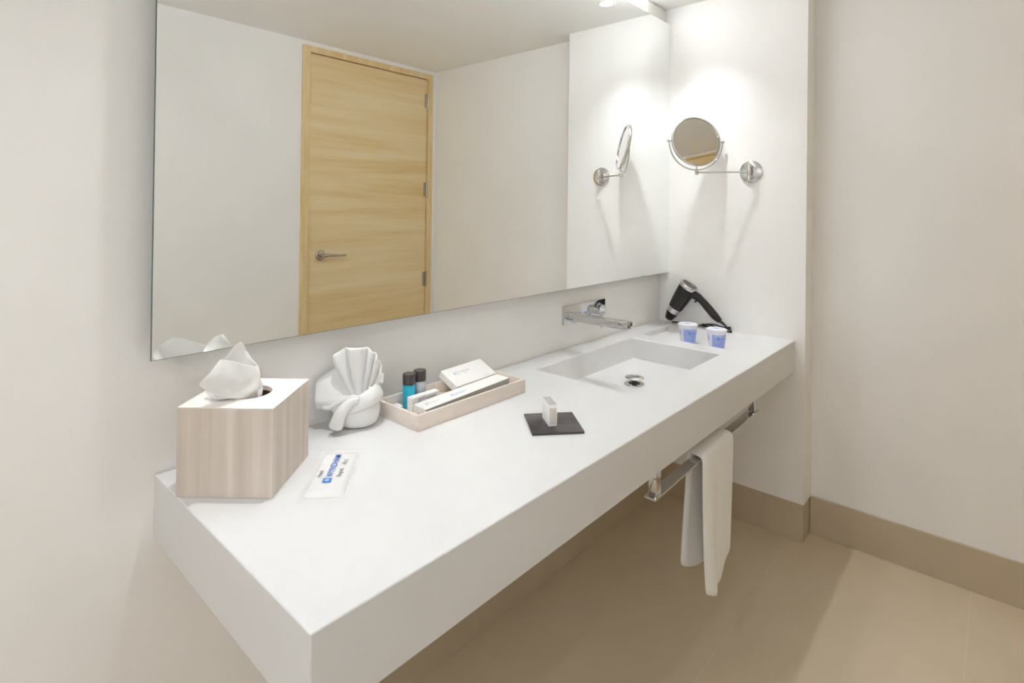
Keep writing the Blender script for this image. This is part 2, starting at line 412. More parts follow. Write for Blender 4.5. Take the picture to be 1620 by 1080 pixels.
# ------------------------------------------------------------------ tap
t = thing('wall_tap', 'chrome wall-mounted tap with flat open spout above the basin', 'tap', (-.8235, 0, .945))
link('wall_plate', boxbm(0, .297, -.012, -.0005, 0, .072, bev=.0012), m_chrome, t, auto=30)
bm = BM()
sx0, sx1, sl = .020, .062, -.276
box(bm, sx0, sx1, sl+.018, -.0122, .018, .045, bev=.0008)
box(bm, sx0, sx1, sl, sl+.0181, .018, .023, bev=.0005); box(bm, sx0, sx0+.004, sl, sl+.0181, .023, .045, bev=.0005); box(bm, sx1-.004, sx1, sl, sl+.0181, .023, .045, bev=.0005)
link('spout', bm, m_chrome, t, auto=30)
bm = BM(); lathe(bm, [(0, .0122), (.022, .0122), (.022, .040), (.0205, .043), (0, .043)], (0.226, 0, .036), (0, -1, 0), 40); k = link('control_knob', bm, m_chrome, t, smooth=True, auto=40)
link('control_lever', boxbm(.220, .232, -.041, -.034, -.038, .03, bev=.001), m_chrome, k, auto=30)

# ------------------------------------------------------------------ magnifying mirror
pc = Vector((0, -.4395, 1.5755))
t = thing('magnifying_mirror', 'round chrome magnifying mirror on a swing arm fixed to the end wall', 'mirror', pc)
bm = BM(); lathe(bm, [(0, .0105), (.040, .0095), (.046, .0065), (.050, .005), (.0505, .0015), (.0505, .0003)], axis=(-1, 0, 0), n=48); pl = link('wall_plate', bm, m_chrome, t, smooth=True, auto=50)
bm = BM()
for zc, hh, rr in ((.026, .010, .0085), (.0, .013, .0088), (-.026, .010, .0085)):
    lathe(bm, [(0, -hh), (rr*.8, -hh), (rr, -hh*.8), (rr, hh*.8), (rr*.8, hh), (0, hh)], (-.030, 0, zc), (0, 0, 1), 20)
lathe(bm, [(0, -.040), (.004, -.040), (.004, .040), (0, .040)], (-.030, 0, 0), (0, 0, 1), 12)
box(bm, -.030, -.009, -.006, .006, .018, .034, bev=.001); box(bm, -.030, -.009, -.006, .006, -.034, -.018, bev=.001)
link('hinge', bm, m_chrome, t, smooth=True, auto=40)
J = Vector((-.1313, -.2413, 1.5720))-pc
A0 = Vector((-.030, 0, -.002))
bm = BM(); tube(bm, [A0, J], .0042, 14); link('swing_arm', bm, m_chrome, t, smooth=True, auto=50)
bm = BM()
lathe(bm, [(0, -.012), (.0075, -.011), (.0085, -.004), (.0085, .006), (.006, .010), (.0045, .012), (.0045, .026), (0, .026)], J, (0, 0, 1), 20)
lathe(bm, [(0, -.010), (.005, -.010), (.006, 0), (.005, .010), (0, .010)], J+Vector((-.004, -.003, 0)), (-.6, -.76, 0), 14)
link('swivel_joint', bm, m_chrome, t, smooth=True, auto=50)
rc = Vector((-.1225, -.2335, 1.7145))-pc; nrm = Vector((math.cos(R(228))*math.cos(.20), math.sin(R(228))*math.cos(.20), math.sin(.20)))
RR = .116
ax = nrm.cross(zz).normalized(); bx = nrm.cross(ax)     # in-plane axes; ax horizontal
hn = Vector((nrm.x, nrm.y, 0)).normalized()
yk = []
for i in range(25):
    a = math.pi*i/24
    yk.append(rc+ax*(math.cos(a)*(RR+.012))-zz*(math.sin(a)*(RR+.014)))
bm = BM(); tube(bm, yk, .0036, 12); link('yoke', bm, m_chrome, t, smooth=True, auto=60)
for s in (1, -1):
    bm = BM(); lathe(bm, [(0, 0), (.0035, 0), (.0035, .014), (.006, .014), (.0065, .020), (.004, .024), (0, .024)], rc+ax*s*(RR-.003), ax*s, 16)
    link('pivot_screw', bm, m_chrome, t, smooth=True, auto=50)
bm = BM(); lathe(bm, [(RR-.006, .0085), (RR-.002, .0085), (RR+.001, .005), (RR+.0015, 0), (RR+.001, -.005), (RR-.002, -.0085), (RR-.006, -.0085)], rc, nrm, 72)
lathe(bm, [(RR-.006, .0085), (RR-.006, -.0085)], rc, nrm, 72)
link('mirror_frame', bm, m_chrome, t, smooth=True, auto=60)
for s, nm in ((1, 'magnifying_glass'), (-1, 'plain_glass')):
    bm = BM(); rad_c = -1.8 if s == 1 else 40
    z0_ = .0035 if s != 1 else .0068
    lathe(bm, [(0, z0_)]+[(RR*.955*k/14, z0_+(RR*.955*k/14)**2/(2*rad_c)) for k in range(1, 15)], rc, nrm*s, 72)
    link(nm, bm, m_mirror2, t, smooth=True)

# ------------------------------------------------------------------ towel rail
p0 = Vector((-1.2675, -.628, .6535)); p1 = Vector((-.4125, -.6105, .6535))
L = (p1-p0).length; ang = math.atan2(p1.y-p0.y, p1.x-p0.x)
t = thing('towel_rail', 'flat chrome towel rail hanging under the front of the counter', 'towel rail', (p0.x, p0.y, p0.z), ang)
link('rail_bar', boxbm(0, L, .0, .032, 0, .006, bev=.0008), m_chrome, t, auto=30)
dz = (CZ-CT)-p0.z-.0005
for x in (.012, L-.040):
    link('rail_post', boxbm(x, x+.028, .004, .026, .0062, dz, bev=.0008), m_chrome, t, auto=30)
RAIL = (p0, ang, L)

# hand towel over the rail
t = thing('hand_towel', 'white hand towel folded over the chrome rail under the counter', 'towel', (p0.x, p0.y, p0.z), ang)
def towel_layer(name, prof_fn, x0f, x1f, nx, th, taper=None):
    """prof_fn(s, k) -> (y, z) along the hang, k in 0..1; thickness th; closed at its edges"""
    bm = BM(); nk = 26; front = []; back = []
    for j in range(nk+1):
        k = j/nk; f = []; b = []
        for i in range(nx+1):
            s = i/nx
            x = x0f(k)+(x1f(k)-x0f(k))*s
            y, z = prof_fn(s, k); y2, z2 = prof_fn(s, min(1, k+.02)); y1, z1 = prof_fn(s, max(0, k-.02))
            ty, tz = y2-y1, z2-z1; l = math.hypot(ty, tz) or 1
            e = max(.12, min(1, (1-abs(2*s-1))*7))
            h = th*e/2
            f.append((x, y+tz/l*h, z-ty/l*h)); b.append((x, y-tz/l*h, z+ty/l*h))
        front.append(f); back.append(b)
    F = grid(bm, front); B = grid(bm, back)
    for r in (0, -1):
        for i in range(nx): bm.faces.new((F[r][i], F[r][i+1], B[r][i+1], B[r][i]))
    for i in (0, nx):
        for r in range(nk): bm.faces.new((F[r][i], F[r+1][i], B[r+1][i], B[r][i]))
    o = link(name, bm, m_terry2, t, smooth=True); subsurf(o, 1); return o
def tp(s, k):
    # k 0: bottom of the back fall, .42..58: over the rail, 1: bottom of the front fall
    yb, yf, zt = .043, -.011, .016
    if k < .42:
        q = k/.42; z = -.352*(1-q)**1.0+.0*q + zt*q-.0; y = yb+.012*math.sin(6*s+1)*(1-q)
        z += (.038*abs(2*s-1)**2.5-.004)*(1-q)**2
        return y, z
    if k > .58:
        q = (k-.58)/.42
        zb = -.392 - .03*math.sin(math.pi*min(1, s*1.25)) + .035*max(0, s-.55)/.45
        z = zt+(zb-zt)*q
        y = yf-.006*math.sin(5.5*s+.4)*q+.016*q*(math.exp(-((s-.40)/.10)**2))-.010*q*math.exp(-((s-.18)/.12)**2)
        return y, z
    a = (k-.42)/.16*math.pi
    return (yb+yf)/2+math.cos(a)*(yb-yf)/2, zt+math.sin(a)*.006
towel_layer('towel_cloth', tp,
    lambda k: (.305 - .018*(1-k/.42) if k < .42 else .305-.020*min(1, (k-.42)/.1) + (.026*((k-.58)/.42)**3 if k > .58 else 0)),
    lambda k: (.528-.045*(1-k/.42) if k < .42 else .540-.012*((k-.58)/.42)**2*(k > .58)), 26, .019)

# ------------------------------------------------------------------ tissue box and tissue
tb = Vector((-2.0839, -.1397, CZ)); TBZ = .168; a_tb = R(-48.8)
t = thing('tissue_box_cover', 'square bleached wood tissue box cover at the left end of the counter', 'tissue box', (tb.x, tb.y, CZ), a_tb)
hs = .0905; NR = 48; hr = .045
def sqpt(a, h):
    c, s_ = math.cos(a), math.sin(a); k = h/max(abs(c), abs(s_)); return c*k, s_*k
bm = BM()
A = [bm.verts.new((*sqpt(2*math.pi*i/NR, hs), TBZ)) for i in range(NR)]
Bv = [bm.verts.new((hr*math.cos(2*math.pi*i/NR), hr*math.sin(2*math.pi*i/NR), TBZ)) for i in range(NR)]
Cv = [bm.verts.new((hr*math.cos(2*math.pi*i/NR), hr*math.sin(2*math.pi*i/NR), TBZ-.0015)) for i in range(NR)]
D = [bm.verts.new((*sqpt(2*math.pi*i/NR, hs-.0005), TBZ-.0015)) for i in range(NR)]
for P_, Q_ in ((A, Bv), (Bv, Cv), (Cv, D), (D, A)):
    for i in range(NR): bm.faces.new((P_[i], P_[(i+1) % NR], Q_[(i+1) % NR], Q_[i]))
link('box_lid_panel', bm, m_boxtop_lit, t)
bm = BM(); tk = .009; zt = TBZ-.0017
box(bm, -hs, hs, -hs, -hs+tk, 0.0003, zt, bev=.0006, seg=1); box(bm, -hs, hs, hs-tk, hs, 0.0003, zt, bev=.0006, seg=1)
box(bm, -hs, -hs+tk, -hs+tk, hs-tk, 0.0003, zt); box(bm, hs-tk, hs, -hs+tk, hs-tk, 0.0003, zt)
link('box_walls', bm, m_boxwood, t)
bm = BM(); lathe(bm, [(hr, TBZ-.0016), (hr+.0003, TBZ-.010), (hr+.030, TBZ-.010)], n=NR); link('hole_edge', bm, m_boxtop_lit, t)
link('tissue_carton', boxbm(-hs+tk+.002, hs-tk-.002, -hs+tk+.002, hs-tk-.002, .0005, TBZ-.028, bev=.002), m_inside, t)

VX = Vector((.6636, -.7481, 0)); VY = Vector((.7481, .6636, 0))
def viewmat(o):
    M = Matrix.Identity(4)
    for i in range(3): M[i][0], M[i][1], M[i][2], M[i][3] = VX[i], VY[i], zz[i], o[i]
    return M
def sheet(name, rows, m, parent, n=16, amp=.004, seed=0, th=.0009, lv=2, freq=30):
    """rows: list of polylines (x, y, z), bottom to top, resampled across"""
    bm = BM(); out = []
    rows = [[Vector(p) for p in r] for r in rows]
    def samp(r, s):
        k = s*(len(r)-1); i = min(int(k), len(r)-2); f = k-i
        P = [r[max(i-1, 0)], r[i], r[i+1], r[min(i+2, len(r)-1)]]
        a, b, c, d = P
        return .5*((2*b)+(c-a)*f+(2*a-5*b+4*c-d)*f*f+(3*b-a-3*c+d)*f**3)
    for r in rows:
        out.append([samp(r, i/n) for i in range(n+1)])
    # resample along rows as well
    cols = list(zip(*out)); res = []
    nv = (len(rows)-1)*4
    for j in range(nv+1):
        line = []
        for c in cols:
            p = samp(list(c), j/nv)
            q = noise.noise_vector(p*freq+Vector((seed, seed*2, 3)))
            line.append(p+Vector((q.x*.4, q.y, q.z*.25))*amp)
        res.append(line)
    grid(bm, res)
    o = link(name, bm, m, parent, smooth=True); solid(o, th); subsurf(o, 1); return o
tt = thing('tissue', 'white tissue pulled up out of the round hole of the wooden box', 'tissue', (tb.x, tb.y, CZ+TBZ), math.atan2(VX.y, VX.x))
sheet('tissue_sheet', [
    [(-.020, .004, -.030), (-.006, -.012, -.030), (.012, -.012, -.030), (.022, .004, -.030)],
    [(-.030, -.010, .000), (-.012, -.036, .000), (.008, -.034, .000), (.024, -.004, .000)],
    [(-.041, -.060, .022), (-.016, -.068, .012), (.006, -.052, .010), (.027, -.006, .008)],
    [(-.041, -.105, .047), (-.015, -.088, .030), (.004, -.060, .024), (.028, -.006, .018)],
    [(-.024, -.100, .070), (-.006, -.080, .056), (.008, -.050, .046), (.026, -.004, .036)],
    [(-.0164, -.077, .088), (-.004, -.060, .078), (.008, -.038, .066), (.020, -.002, .054)],
], m_tissue, tt, amp=.009, seed=2, freq=38)
sheet('tissue_front_fold', [
    [(-.028, -.008, -.020), (-.018, -.018, -.020), (-.006, -.018, -.020), (.006, -.010, -.020)],
    [(-.034, -.020, .001), (-.022, -.034, .001), (-.010, -.036, .001), (.004, -.026, .001)],
    [(-.066, -.034, .010), (-.046, -.054, .004), (-.024, -.054, .003), (-.004, -.038, .006)],
    [(-.062, -.040, .022), (-.046, -.056, .018), (-.028, -.056, .014), (-.012, -.044, .012)],
    [(-.050, -.038, .028), (-.038, -.046, .028), (-.026, -.046, .024), (-.016, -.040, .020)],
], m_tissue, tt, amp=.004, seed=7, freq=40)
sheet('tissue_back_fold', [
    [(-.020, .006, -.028), (-.006, .016, -.028), (.010, .014, -.028), (.020, .006, -.028)],
    [(-.028, .008, .000), (-.010, .030, .000), (.010, .026, .000), (.026, .004, .000)],
    [(-.045, .000, .030), (-.020, .035, .030), (-.002, .042, .026), (.010, .032, .020)],
    [(-.072, .004, .053), (-.042, .030, .056), (-.018, .044, .052), (.000, .042, .040)],
    [(-.050, .002, .068), (-.040, .022, .078), (-.030, .038, .076), (-.022, .052, .060)],
    [(-.038, .018, .089), (-.033, .026, .093), (-.030, .030, .093), (-.027, .038, .085)],
], m_tissue, tt, amp=.006, seed=11, freq=34)

# ------------------------------------------------------------------ wrapped cloth packet with lettering
d = Vector((.667, .745, 0)); e = Vector((-.745, .667, 0))
pk0 = Vector((-2.0365, -.3448, CZ)); PL = .212; PW = .074
t = thing('wrapped_packet', 'flat clear-wrapped white packet with blue lettering lying before the tissue box', 'packet', pk0, math.atan2(d.y, d.x))
bm = BM(); rows = []; nx, ny = 26, 14
def cushion(u, v, h):  # u, v in 0..1
    a = min(1, min(u, 1-u)*9); b = min(1, min(v, 1-v)*5)
    return h*(1-(1-a)**2)**.5*(1-(1-b)**2)**.5
def ph(x, y): return cushion((x-.014)/(PL-.034), y/PW+.5, .0095)
for j in range(ny+1):
    rows.append([(.014+(PL-.034)*i/nx, -PW/2+PW*j/ny, .0006+cushion(i/nx, j/ny, .0095)+.0004*noise.noise(Vector((i*.5, j*.5, 1)))) for i in range(nx+1)])
V = grid(bm, rows)
bt = [bm.verts.new((x, y, .0005)) for x, y in ((.014, -PW/2), (PL-.02, -PW/2), (PL-.02, PW/2), (.014, PW/2))]; bm.faces.new(bt)
link('folded_cloth', bm, mat('packet_cloth', (.76, .76, .755), .7), t, smooth=True)
bm = BM(); rows = []; nx, ny = 60, 22
for j in range(ny+1):
    r = []
    for i in range(nx+1):
        u, v = i/nx, j/ny; x = -.004+(PL+.006)*u; y = (-PW/2-.008)+(PW+.016)*v
        endf = max(0, 1-min(u, 1-u)/.09)
        z = .0014+cushion(min(max((x-.010)/(PL-.026), 0), 1), min(max((y/(PW+.006)+.5), 0), 1), .0098)
        nz_ = noise.noise(Vector((x*180, y*120, 5)))
        z += abs(nz_)*.005*endf + .0004*noise.noise(Vector((x*90, y*160, 2)))
        if u in (0, 1): x += .004*noise.noise(Vector((u*9, y*150, 0)))
        r.append((x, y, z))
    rows.append(r)
grid(bm, rows)
link('clear_wrap', bm, m_film, t, smooth=True)
def pt(s, size, m, x, y, sh=0, b=0, nm='printed_lettering', z=.0118): return text(s, size, m, t, nm, loc=(x, y, z), xa=(1, 0, 0), ya=(0, 1, 0), shear=sh, bold=b)
zl = .0118
pt('WYNDHAM', .0185, m_ink_blue, .073, -.005, b=.0002)
pt('Hotel', .012, m_ink_grey, .073, .017, b=.0001)
pt('Bogotá', .012, m_ink_grey, .073, -.021, b=.0001)
pt('Art', .017, m_ink_grey, .122, -.024, sh=.5, b=-.0001)
emblem(.0165, m_ink_blue, m_ink_sky, t, basis((.059, .002, zl), (1, 0, 0), (0, 1, 0)))

# ------------------------------------------------------------------ fan-folded face towel
fo = Vector((-1.7774, -.0784, CZ))
t = thing('face_towel', 'white face towel folded into a standing pleated fan with a wrapped round base', 'towel', fo, math.atan2(VX.y, VX.x))
# base: soft wrapped bowl
bm = BM(); prof = [(0, .001), (.036, .001), (.047, .006), (.054, .020), (.056, .036), (.053, .052), (.047, .066), (.040, .076), (.028, .078), (.020, .066), (0, .060)]
lathe(bm, prof, (-.008, 0, 0), n=40)
for v in bm.verts:
    q = noise.noise(v.co*28); k = 1+.07*q
    v.co.x = (v.co.x+.008)*k*1.0-.008; v.co.y *= k*.92; v.co.z = max(.0006, v.co.z)
o = link('wrapped_base', bm, m_terry, t, smooth=True); subsurf(o, 1)
# wrap band climbing to the right
bm = BM(); rows = []; nb = 44
for j in range(9):
    v = j/8; r = []
    for i in range(nb+1):
        a = -math.pi*1.02+(i/nb)*math.pi*1.25
        lo = .046+.020*math.cos(a)*.9; hi = .078+.024*max(0, math.cos(a))
        z = lo+(hi-lo)*v; rad = .0565+.003*math.sin(math.pi*v)-(.012*v*v)+.0022*noise.noise(Vector((a*2.2, v*2, 3)))
        if v > .85: rad -= .003
        r.append((-.008+rad*math.cos(a), rad*.94*math.sin(a), z))
    rows.append(r)
grid(bm, rows); o = link('wrap_band', bm, m_terry, t, smooth=True); solid(o, .0065); subsurf(o, 2)
# pleated fan
pts = [(-.098, .050), (-.103, .070), (-.105, .118), (-.070, .138), (-.066, .180), (-.046, .190), (-.030, .197), (.004, .197), (.010, .190), (.028, .186), (.031, .176), (.041, .168), (.043, .150), (.049, .128), (.046, .100)]
dep = [-.034, -.040, -.026, .010, -.026, .012, -.018, -.014, .016, -.012, .018, -.010, .022, .000, .020]
bm = BM(); rows = []
ctr = Vector((-.002, .004, .058))
prof = []
for i in range(len(pts)-1):
    for k in range(4):
        f = k/4
        prof.append((pts[i][0]*(1-f)+pts[i+1][0]*f, dep[i]*(1-f)+dep[i+1]*f, pts[i][1]*(1-f)+pts[i+1][1]*f))
prof.append((pts[-1][0], dep[-1], pts[-1][1]))
for j in range(13):
    v = j/12; r = []
    for i, (x, y, z) in enumerate(prof):
        P_ = Vector((x, 0, z)); u = i/(len(prof)-1)
        base = ctr+Vector((-.030+.058*u, -.008+.014*u, .006*math.sin(math.pi*u)))
        p = base.lerp(P_, v); p.y = base.y*(1-v)+y*v**.8*1.15
        w = noise.noise(p*34+Vector((4, 0, 0)))*.0022*v
        if v > .9: p.y += .001
        r.append(p+Vector((0, w, w*.5)))
    rows.append(r)
grid(bm, rows); o = link('pleated_fan', bm, m_terry, t, smooth=True); solid(o, .0062); subsurf(o, 1)
# rolled tail crossing the base like a trumpet
bm = BM()
path = smoothpath([(.006, -.050, .078), (-.010, -.060, .075), (-.026, -.066, .058), (-.036, -.068, .038), (-.043, -.066, .018)], 6)
n = len(path); tube(bm, path, [.008+.0095*(i/(n-1))**.8 for i in range(n)], 16, caps=False)
o = link('rolled_tail', bm, m_terry, t, smooth=True); solid(o, .005, -1); subsurf(o, 1)
bm = BM()
path = smoothpath([(.008, -.046, .080), (-.012, -.052, .083), (-.040, -.050, .070), (-.066, -.042, .054), (-.092, -.030, .052)], 6)
n = len(path); tube(bm, path, [.008-.003*(i/(n-1)) for i in range(n)], 12)
o = link('lower_fold', bm, m_terry, t, smooth=True); subsurf(o, 1)
sheet('side_fold', [
    [(-.056, -.030, .030), (-.046, -.046, .024), (-.030, -.054, .030)],
    [(-.062, -.030, .046), (-.046, -.050, .044), (-.024, -.058, .052)],
    [(-.080, -.030, .052), (-.052, -.048, .062), (-.014, -.056, .074)],
    [(-.096, -.032, .058), (-.056, -.040, .080), (-.004, -.044, .084)],
], m_terry, t, n=10, amp=.002, th=.006)
o = link('corner_tip', boxbm(.044, .054, .004, .014, .100, .126, bev=.004), m_terry, t, smooth=True); subsurf(o, 1)

# ------------------------------------------------------------------ amenity tray
TX0, TX1, TY0, TY1, TH = -1.713, -1.307, -.2235, -.053, .040
t = thing('amenity_tray', 'shallow rectangular pale wooden tray holding small white boxes and bottles', 'tray', ((TX0+TX1)/2, (TY0+TY1)/2, CZ), 0)
tw, td, wt = (TX1-TX0)/2, (TY1-TY0)/2, .0075
bm = BM()
box(bm, -tw, tw, -td, -td+wt, .0003, TH, bev=.0008); box(bm, -tw, tw, td-wt, td, .0003, TH, bev=.0008)
box(bm, -tw, -tw+wt, -td+wt, td-wt, .0003, TH, bev=.0008); box(bm, tw-wt, tw, -td+wt, td-wt, .0003, TH, bev=.0008)
link('tray_rim', bm, m_tray, t, auto=30)
link('tray_floor', boxbm(-tw+wt, tw-wt, -td+wt, td-wt, .0003, .0075), m_trayin, t)
FZ = CZ+.0078

def bottle(x, y, liq, label, mark, group=None):
    t = thing('amenity_bottle', label, 'bottle', (x, y, FZ))
    if group: t['group'] = group
    bm = BM(); lathe(bm, [(0, .0002), (.0155, .0002), (.017, .002), (.017, .058), (.0158, .0615), (.012, .062), (0, .062)], n=36)
    link('bottle_body', bm, liq, t, smooth=True, auto=50)
    bm = BM(); lathe(bm, [(0, .0625), (.0168, .0625), (.0175, .0635), (.0175, .089), (.0168, .0905), (0, .0910)], n=40)
    link('bottle_cap', bm, m_cap, t, smooth=True, auto=40)
    return t
def curved_mark(parent, s, size, m, rad, ang0, z, name='printed_lettering'):
    a = ang0; o = text(s, size, m, parent, name, loc=(0, 0, 0), xa=(1, 0, 0), ya=(0, 1, 0))
    me = o.data
    for v in me.vertices:
        th = ang0+v.co.x/rad; y = v.co.y
        v.co = Vector((rad*math.cos(th), rad*math.sin(th), z+y))
    return o
view_ang = math.atan2(CAM.y+.085, CAM.x+1.61)
b1 = bottle(-1.6338, -.0868, m_blue_liq, 'small clear bottle of bright blue liquid with dark cap in the tray', None)
curved_mark(b1, 'WYNDHAM', .0042, m_ink_blue, .01715, view_ang-.55, .026)
curved_mark(b1, 'Bogotá', .003, m_ink_blue, .01715, view_ang-.4, .020)
b2 = bottle(-1.5931, -.0815, m_grey_liq, 'small bottle of pale grey liquid with dark cap behind the blue one', None)
curved_mark(b2, 'L', .008, m_ink_grey, .01715, view_ang+.45, .042)
curved_mark(b2, 'WYNDHAM', .0042, m_ink_grey, .01715, view_ang-.3, .026)

def logo_block(parent, X, s, mats, hotel=True, art=True):
    """the hotel mark: emblem, large word, small words; X maps x right, y up"""
    ma, mb, mc = mats
    def T(txt, size, m, x, y, sh=0):
        xa = X.to_3x3() @ Vector((1, 0, 0)); ya = X.to_3x3() @ Vector((0, 1, 0)); l = X @ Vector((x*s, y*s, 0))
        text(txt, size*s, m, parent, 'printed_lettering', loc=l, xa=xa, ya=ya, shear=sh)
    emblem(1.25*s, ma, None, parent, X @ Matrix.Translation((-.95*s, .35*s, 0)), outline=True)
    T('WYNDHAM', 1.35, mb, 0, 0)
    if hotel: T('Hotel', .62, mc, 0, 1.15)
    if art:
        T('Bogotá', .62, mc, 0, -.75); T('Art', 1.2, mc, 3.2, -1.0, .5)
def speckle(parent, X, w, h, m, seed, n=26):
    """scattered small printed diamonds at the left end of a carton"""
    rnd = random.Random(seed); bm = BM()
    for _ in range(n):
        x = rnd.random()**1.8*w; y = rnd.random()*h; r = .0011*(.6+rnd.random()*.7)
        v = [bm.verts.new(p) for p in ((x-r, y, 0), (x, y-r*.6, 0), (x+r, y, 0), (x, y+r*.6, 0))]; bm.faces.new(v)
    bmesh.ops.transform(bm, matrix=X, verts=bm.verts)
    link('printed_pattern', bm, m, parent, recalc=False)
def carton(name, label, loc, xa, ya, w, h, dth, card=None):
    """carton with its main face in the plane of xa (width w) and ya (height h); loc = lower left corner of that face; body dth behind it"""
    X = basis(loc, xa, ya)
    t = bpy.data.objects.new(name, None); C.objects.link(t); t.matrix_world = X
    t['label'] = label; t['category'] = 'box'; t['group'] = 'small cartons in the wooden tray'
    del t['group']
    link('carton_body', boxbm(0, w, 0, h, -dth, 0, bev=.0006, seg=1), card or m_white_card, t)
    bm = BM(); box(bm, w-.0001, w+.0004, .002, h-.002, -dth+.001, -.001); link('end_flap', bm, card or m_white_card, t)
    return t
I4 = Matrix.Translation((0, 0, .0003))
# large leaning box
c1 = Vector((-1.4918, -.1241, .887)); c2 = Vector((-1.328, -.1226, .891)); c3 = Vector((-1.4974, -.0575, .918))
xa = (c2-c1).normalized(); ya = (c3-c1); ya = (ya-xa*ya.dot(xa)).normalized()
t1 = carton('amenity_carton', 'largest white carton, leaning on the back edge of the tray', c1, xa, ya, .165, .076, .022)
logo_block(t1, I4 @ Matrix.Translation((.040, .046, 0)), .0073, (m_ink_pale, m_ink_light, m_ink_light))
speckle(t1, I4 @ Matrix.Translation((.003, .003, 0)), .030, .066, m_ink_light, 3, 34)
text('Shower cap', .0048, m_ink_light, t1, loc=(.120, .006, .0003), xa=(1, 0, 0), ya=(0, 1, 0))
# long box lying across
c1 = Vector((-1.6641, -.195, .8855)); c2 = Vector((-1.3569, -.2042, .9005)); xa = (c2-c1).normalized(); ya = Vector((0, 1, 0)); ya = (ya-xa*ya.dot(xa)).normalized()
t2 = carton('amenity_carton', 'long narrow white carton lying lengthwise across the tray', c1, xa, ya, .307, .052, .018)
link('carton_side', boxbm(.0005, .3065, -.0005, 0, -.0176, -.0004), m_side, t2)
logo_block(t2, I4 @ Matrix.Translation((.112, .022, 0)), .0064, (m_ink_pale, m_ink_pale, m_ink_pale))
speckle(t2, I4 @ Matrix.Translation((.003, .003, 0)), .030, .041, m_ink_light, 5, 20)
logo_block(t2, I4 @ Matrix.Translation((.028, .026, 0)), .0050, (m_ink_pale, m_ink_light, m_ink_light), hotel=False)
# box beneath it
t3 = carton('amenity_carton', 'white carton lying underneath the long narrow carton', Vector((-1.522, -.1967, .8745)), Vector((1, 0, 0)), Vector((0, 1, 0)), .050, .044, .0162)
link('carton_side', boxbm(.0005, .0495, -.0005, 0, -.0158, -.0004), m_side, t3)
# right flat box
t4 = carton('amenity_carton', 'white carton lying in the right front corner of the tray', Vector((-1.4685, -.2155, .8745)), Vector((1, 0, 0)), Vector((0, 1, 0)), .139, .062, .0168)
logo_block(t4, I4 @ Matrix.Translation((.046, .022, 0)), .0050, (m_ink_pale, m_ink_light, m_ink_light))
speckle(t4, I4 @ Matrix.Translation((.003, .003, 0)), .026, .024, m_ink_light, 8, 16)
# small upright box with dark lettering
t5 = carton('amenity_carton', 'small upright carton with dark lettering, next to the blue bottle', Vector((-1.6524, -.1249, FZ)), Vector((1, 0, 0)), Vector((0, 0, 1)), .0938, .036, .021)
logo_block(t5, I4 @ Matrix.Translation((.032, .0235, 0)), .0068, (m_ink_navy, m_ink_navy, m_ink_navy), art=False)
speckle(t5, I4 @ Matrix.Translation((.003, .003, 0)), .014, .030, m_ink_light, 9, 14)

# clear pouch with white pad at the back of the tray
t = thing('clear_pouch', 'clear plastic pouch with a white pad at the back of the tray', 'pouch', (-1.6235, -.0648, FZ), 0)
for a_, b_ in ((-.078, -.031), (.062, .104)): link('white_pad', boxbm(a_, b_, -.026, .002, .0004, .012, bev=.004, seg=3), m_white_card, t, smooth=True, auto=50)
bm = BM(); rows = []
for j in range(7):
    v = j/6; rows.append([(-.078+.18*i/24, .0035-.001*v+.0012*noise.noise(Vector((i*.7, v*3, 0))), .0+(.034+.012*math.sin(math.pi*i/24))*v) for i in range(25)])
grid(bm, rows); link('clear_film', bm, m_film, t, smooth=True)

# ------------------------------------------------------------------ slate dish and soap carton
t = thing('soap_dish', 'square dark grey slate dish lying on the counter', 'dish', (-1.4463, -.434, CZ), R(-41))
link('dish_plate', boxbm(-.065, .065, -.0645, .0645, .0003, .0065, bev=.0008), m_dark_slate, t, auto=30)
t = thing('soap_carton', 'small pale soap carton standing on the dark square dish', 'box', (-1.4778, -.4441, CZ+.0067), math.atan2(.0525, .0385))
link('carton_body', boxbm(0, .062, -.0215, 0, 0.0001, .0525, bev=.0005, seg=1), m_white_card, t)
link('carton_top', boxbm(.0004, .0616, -.0211, -.0004, .0526, .0529), m_grey_card, t)
link('carton_end_flap', boxbm(-.0004, 0, -.0195, -.002, .004, .045), mat('kraft_end', (.66, .62, .59), .5), t)

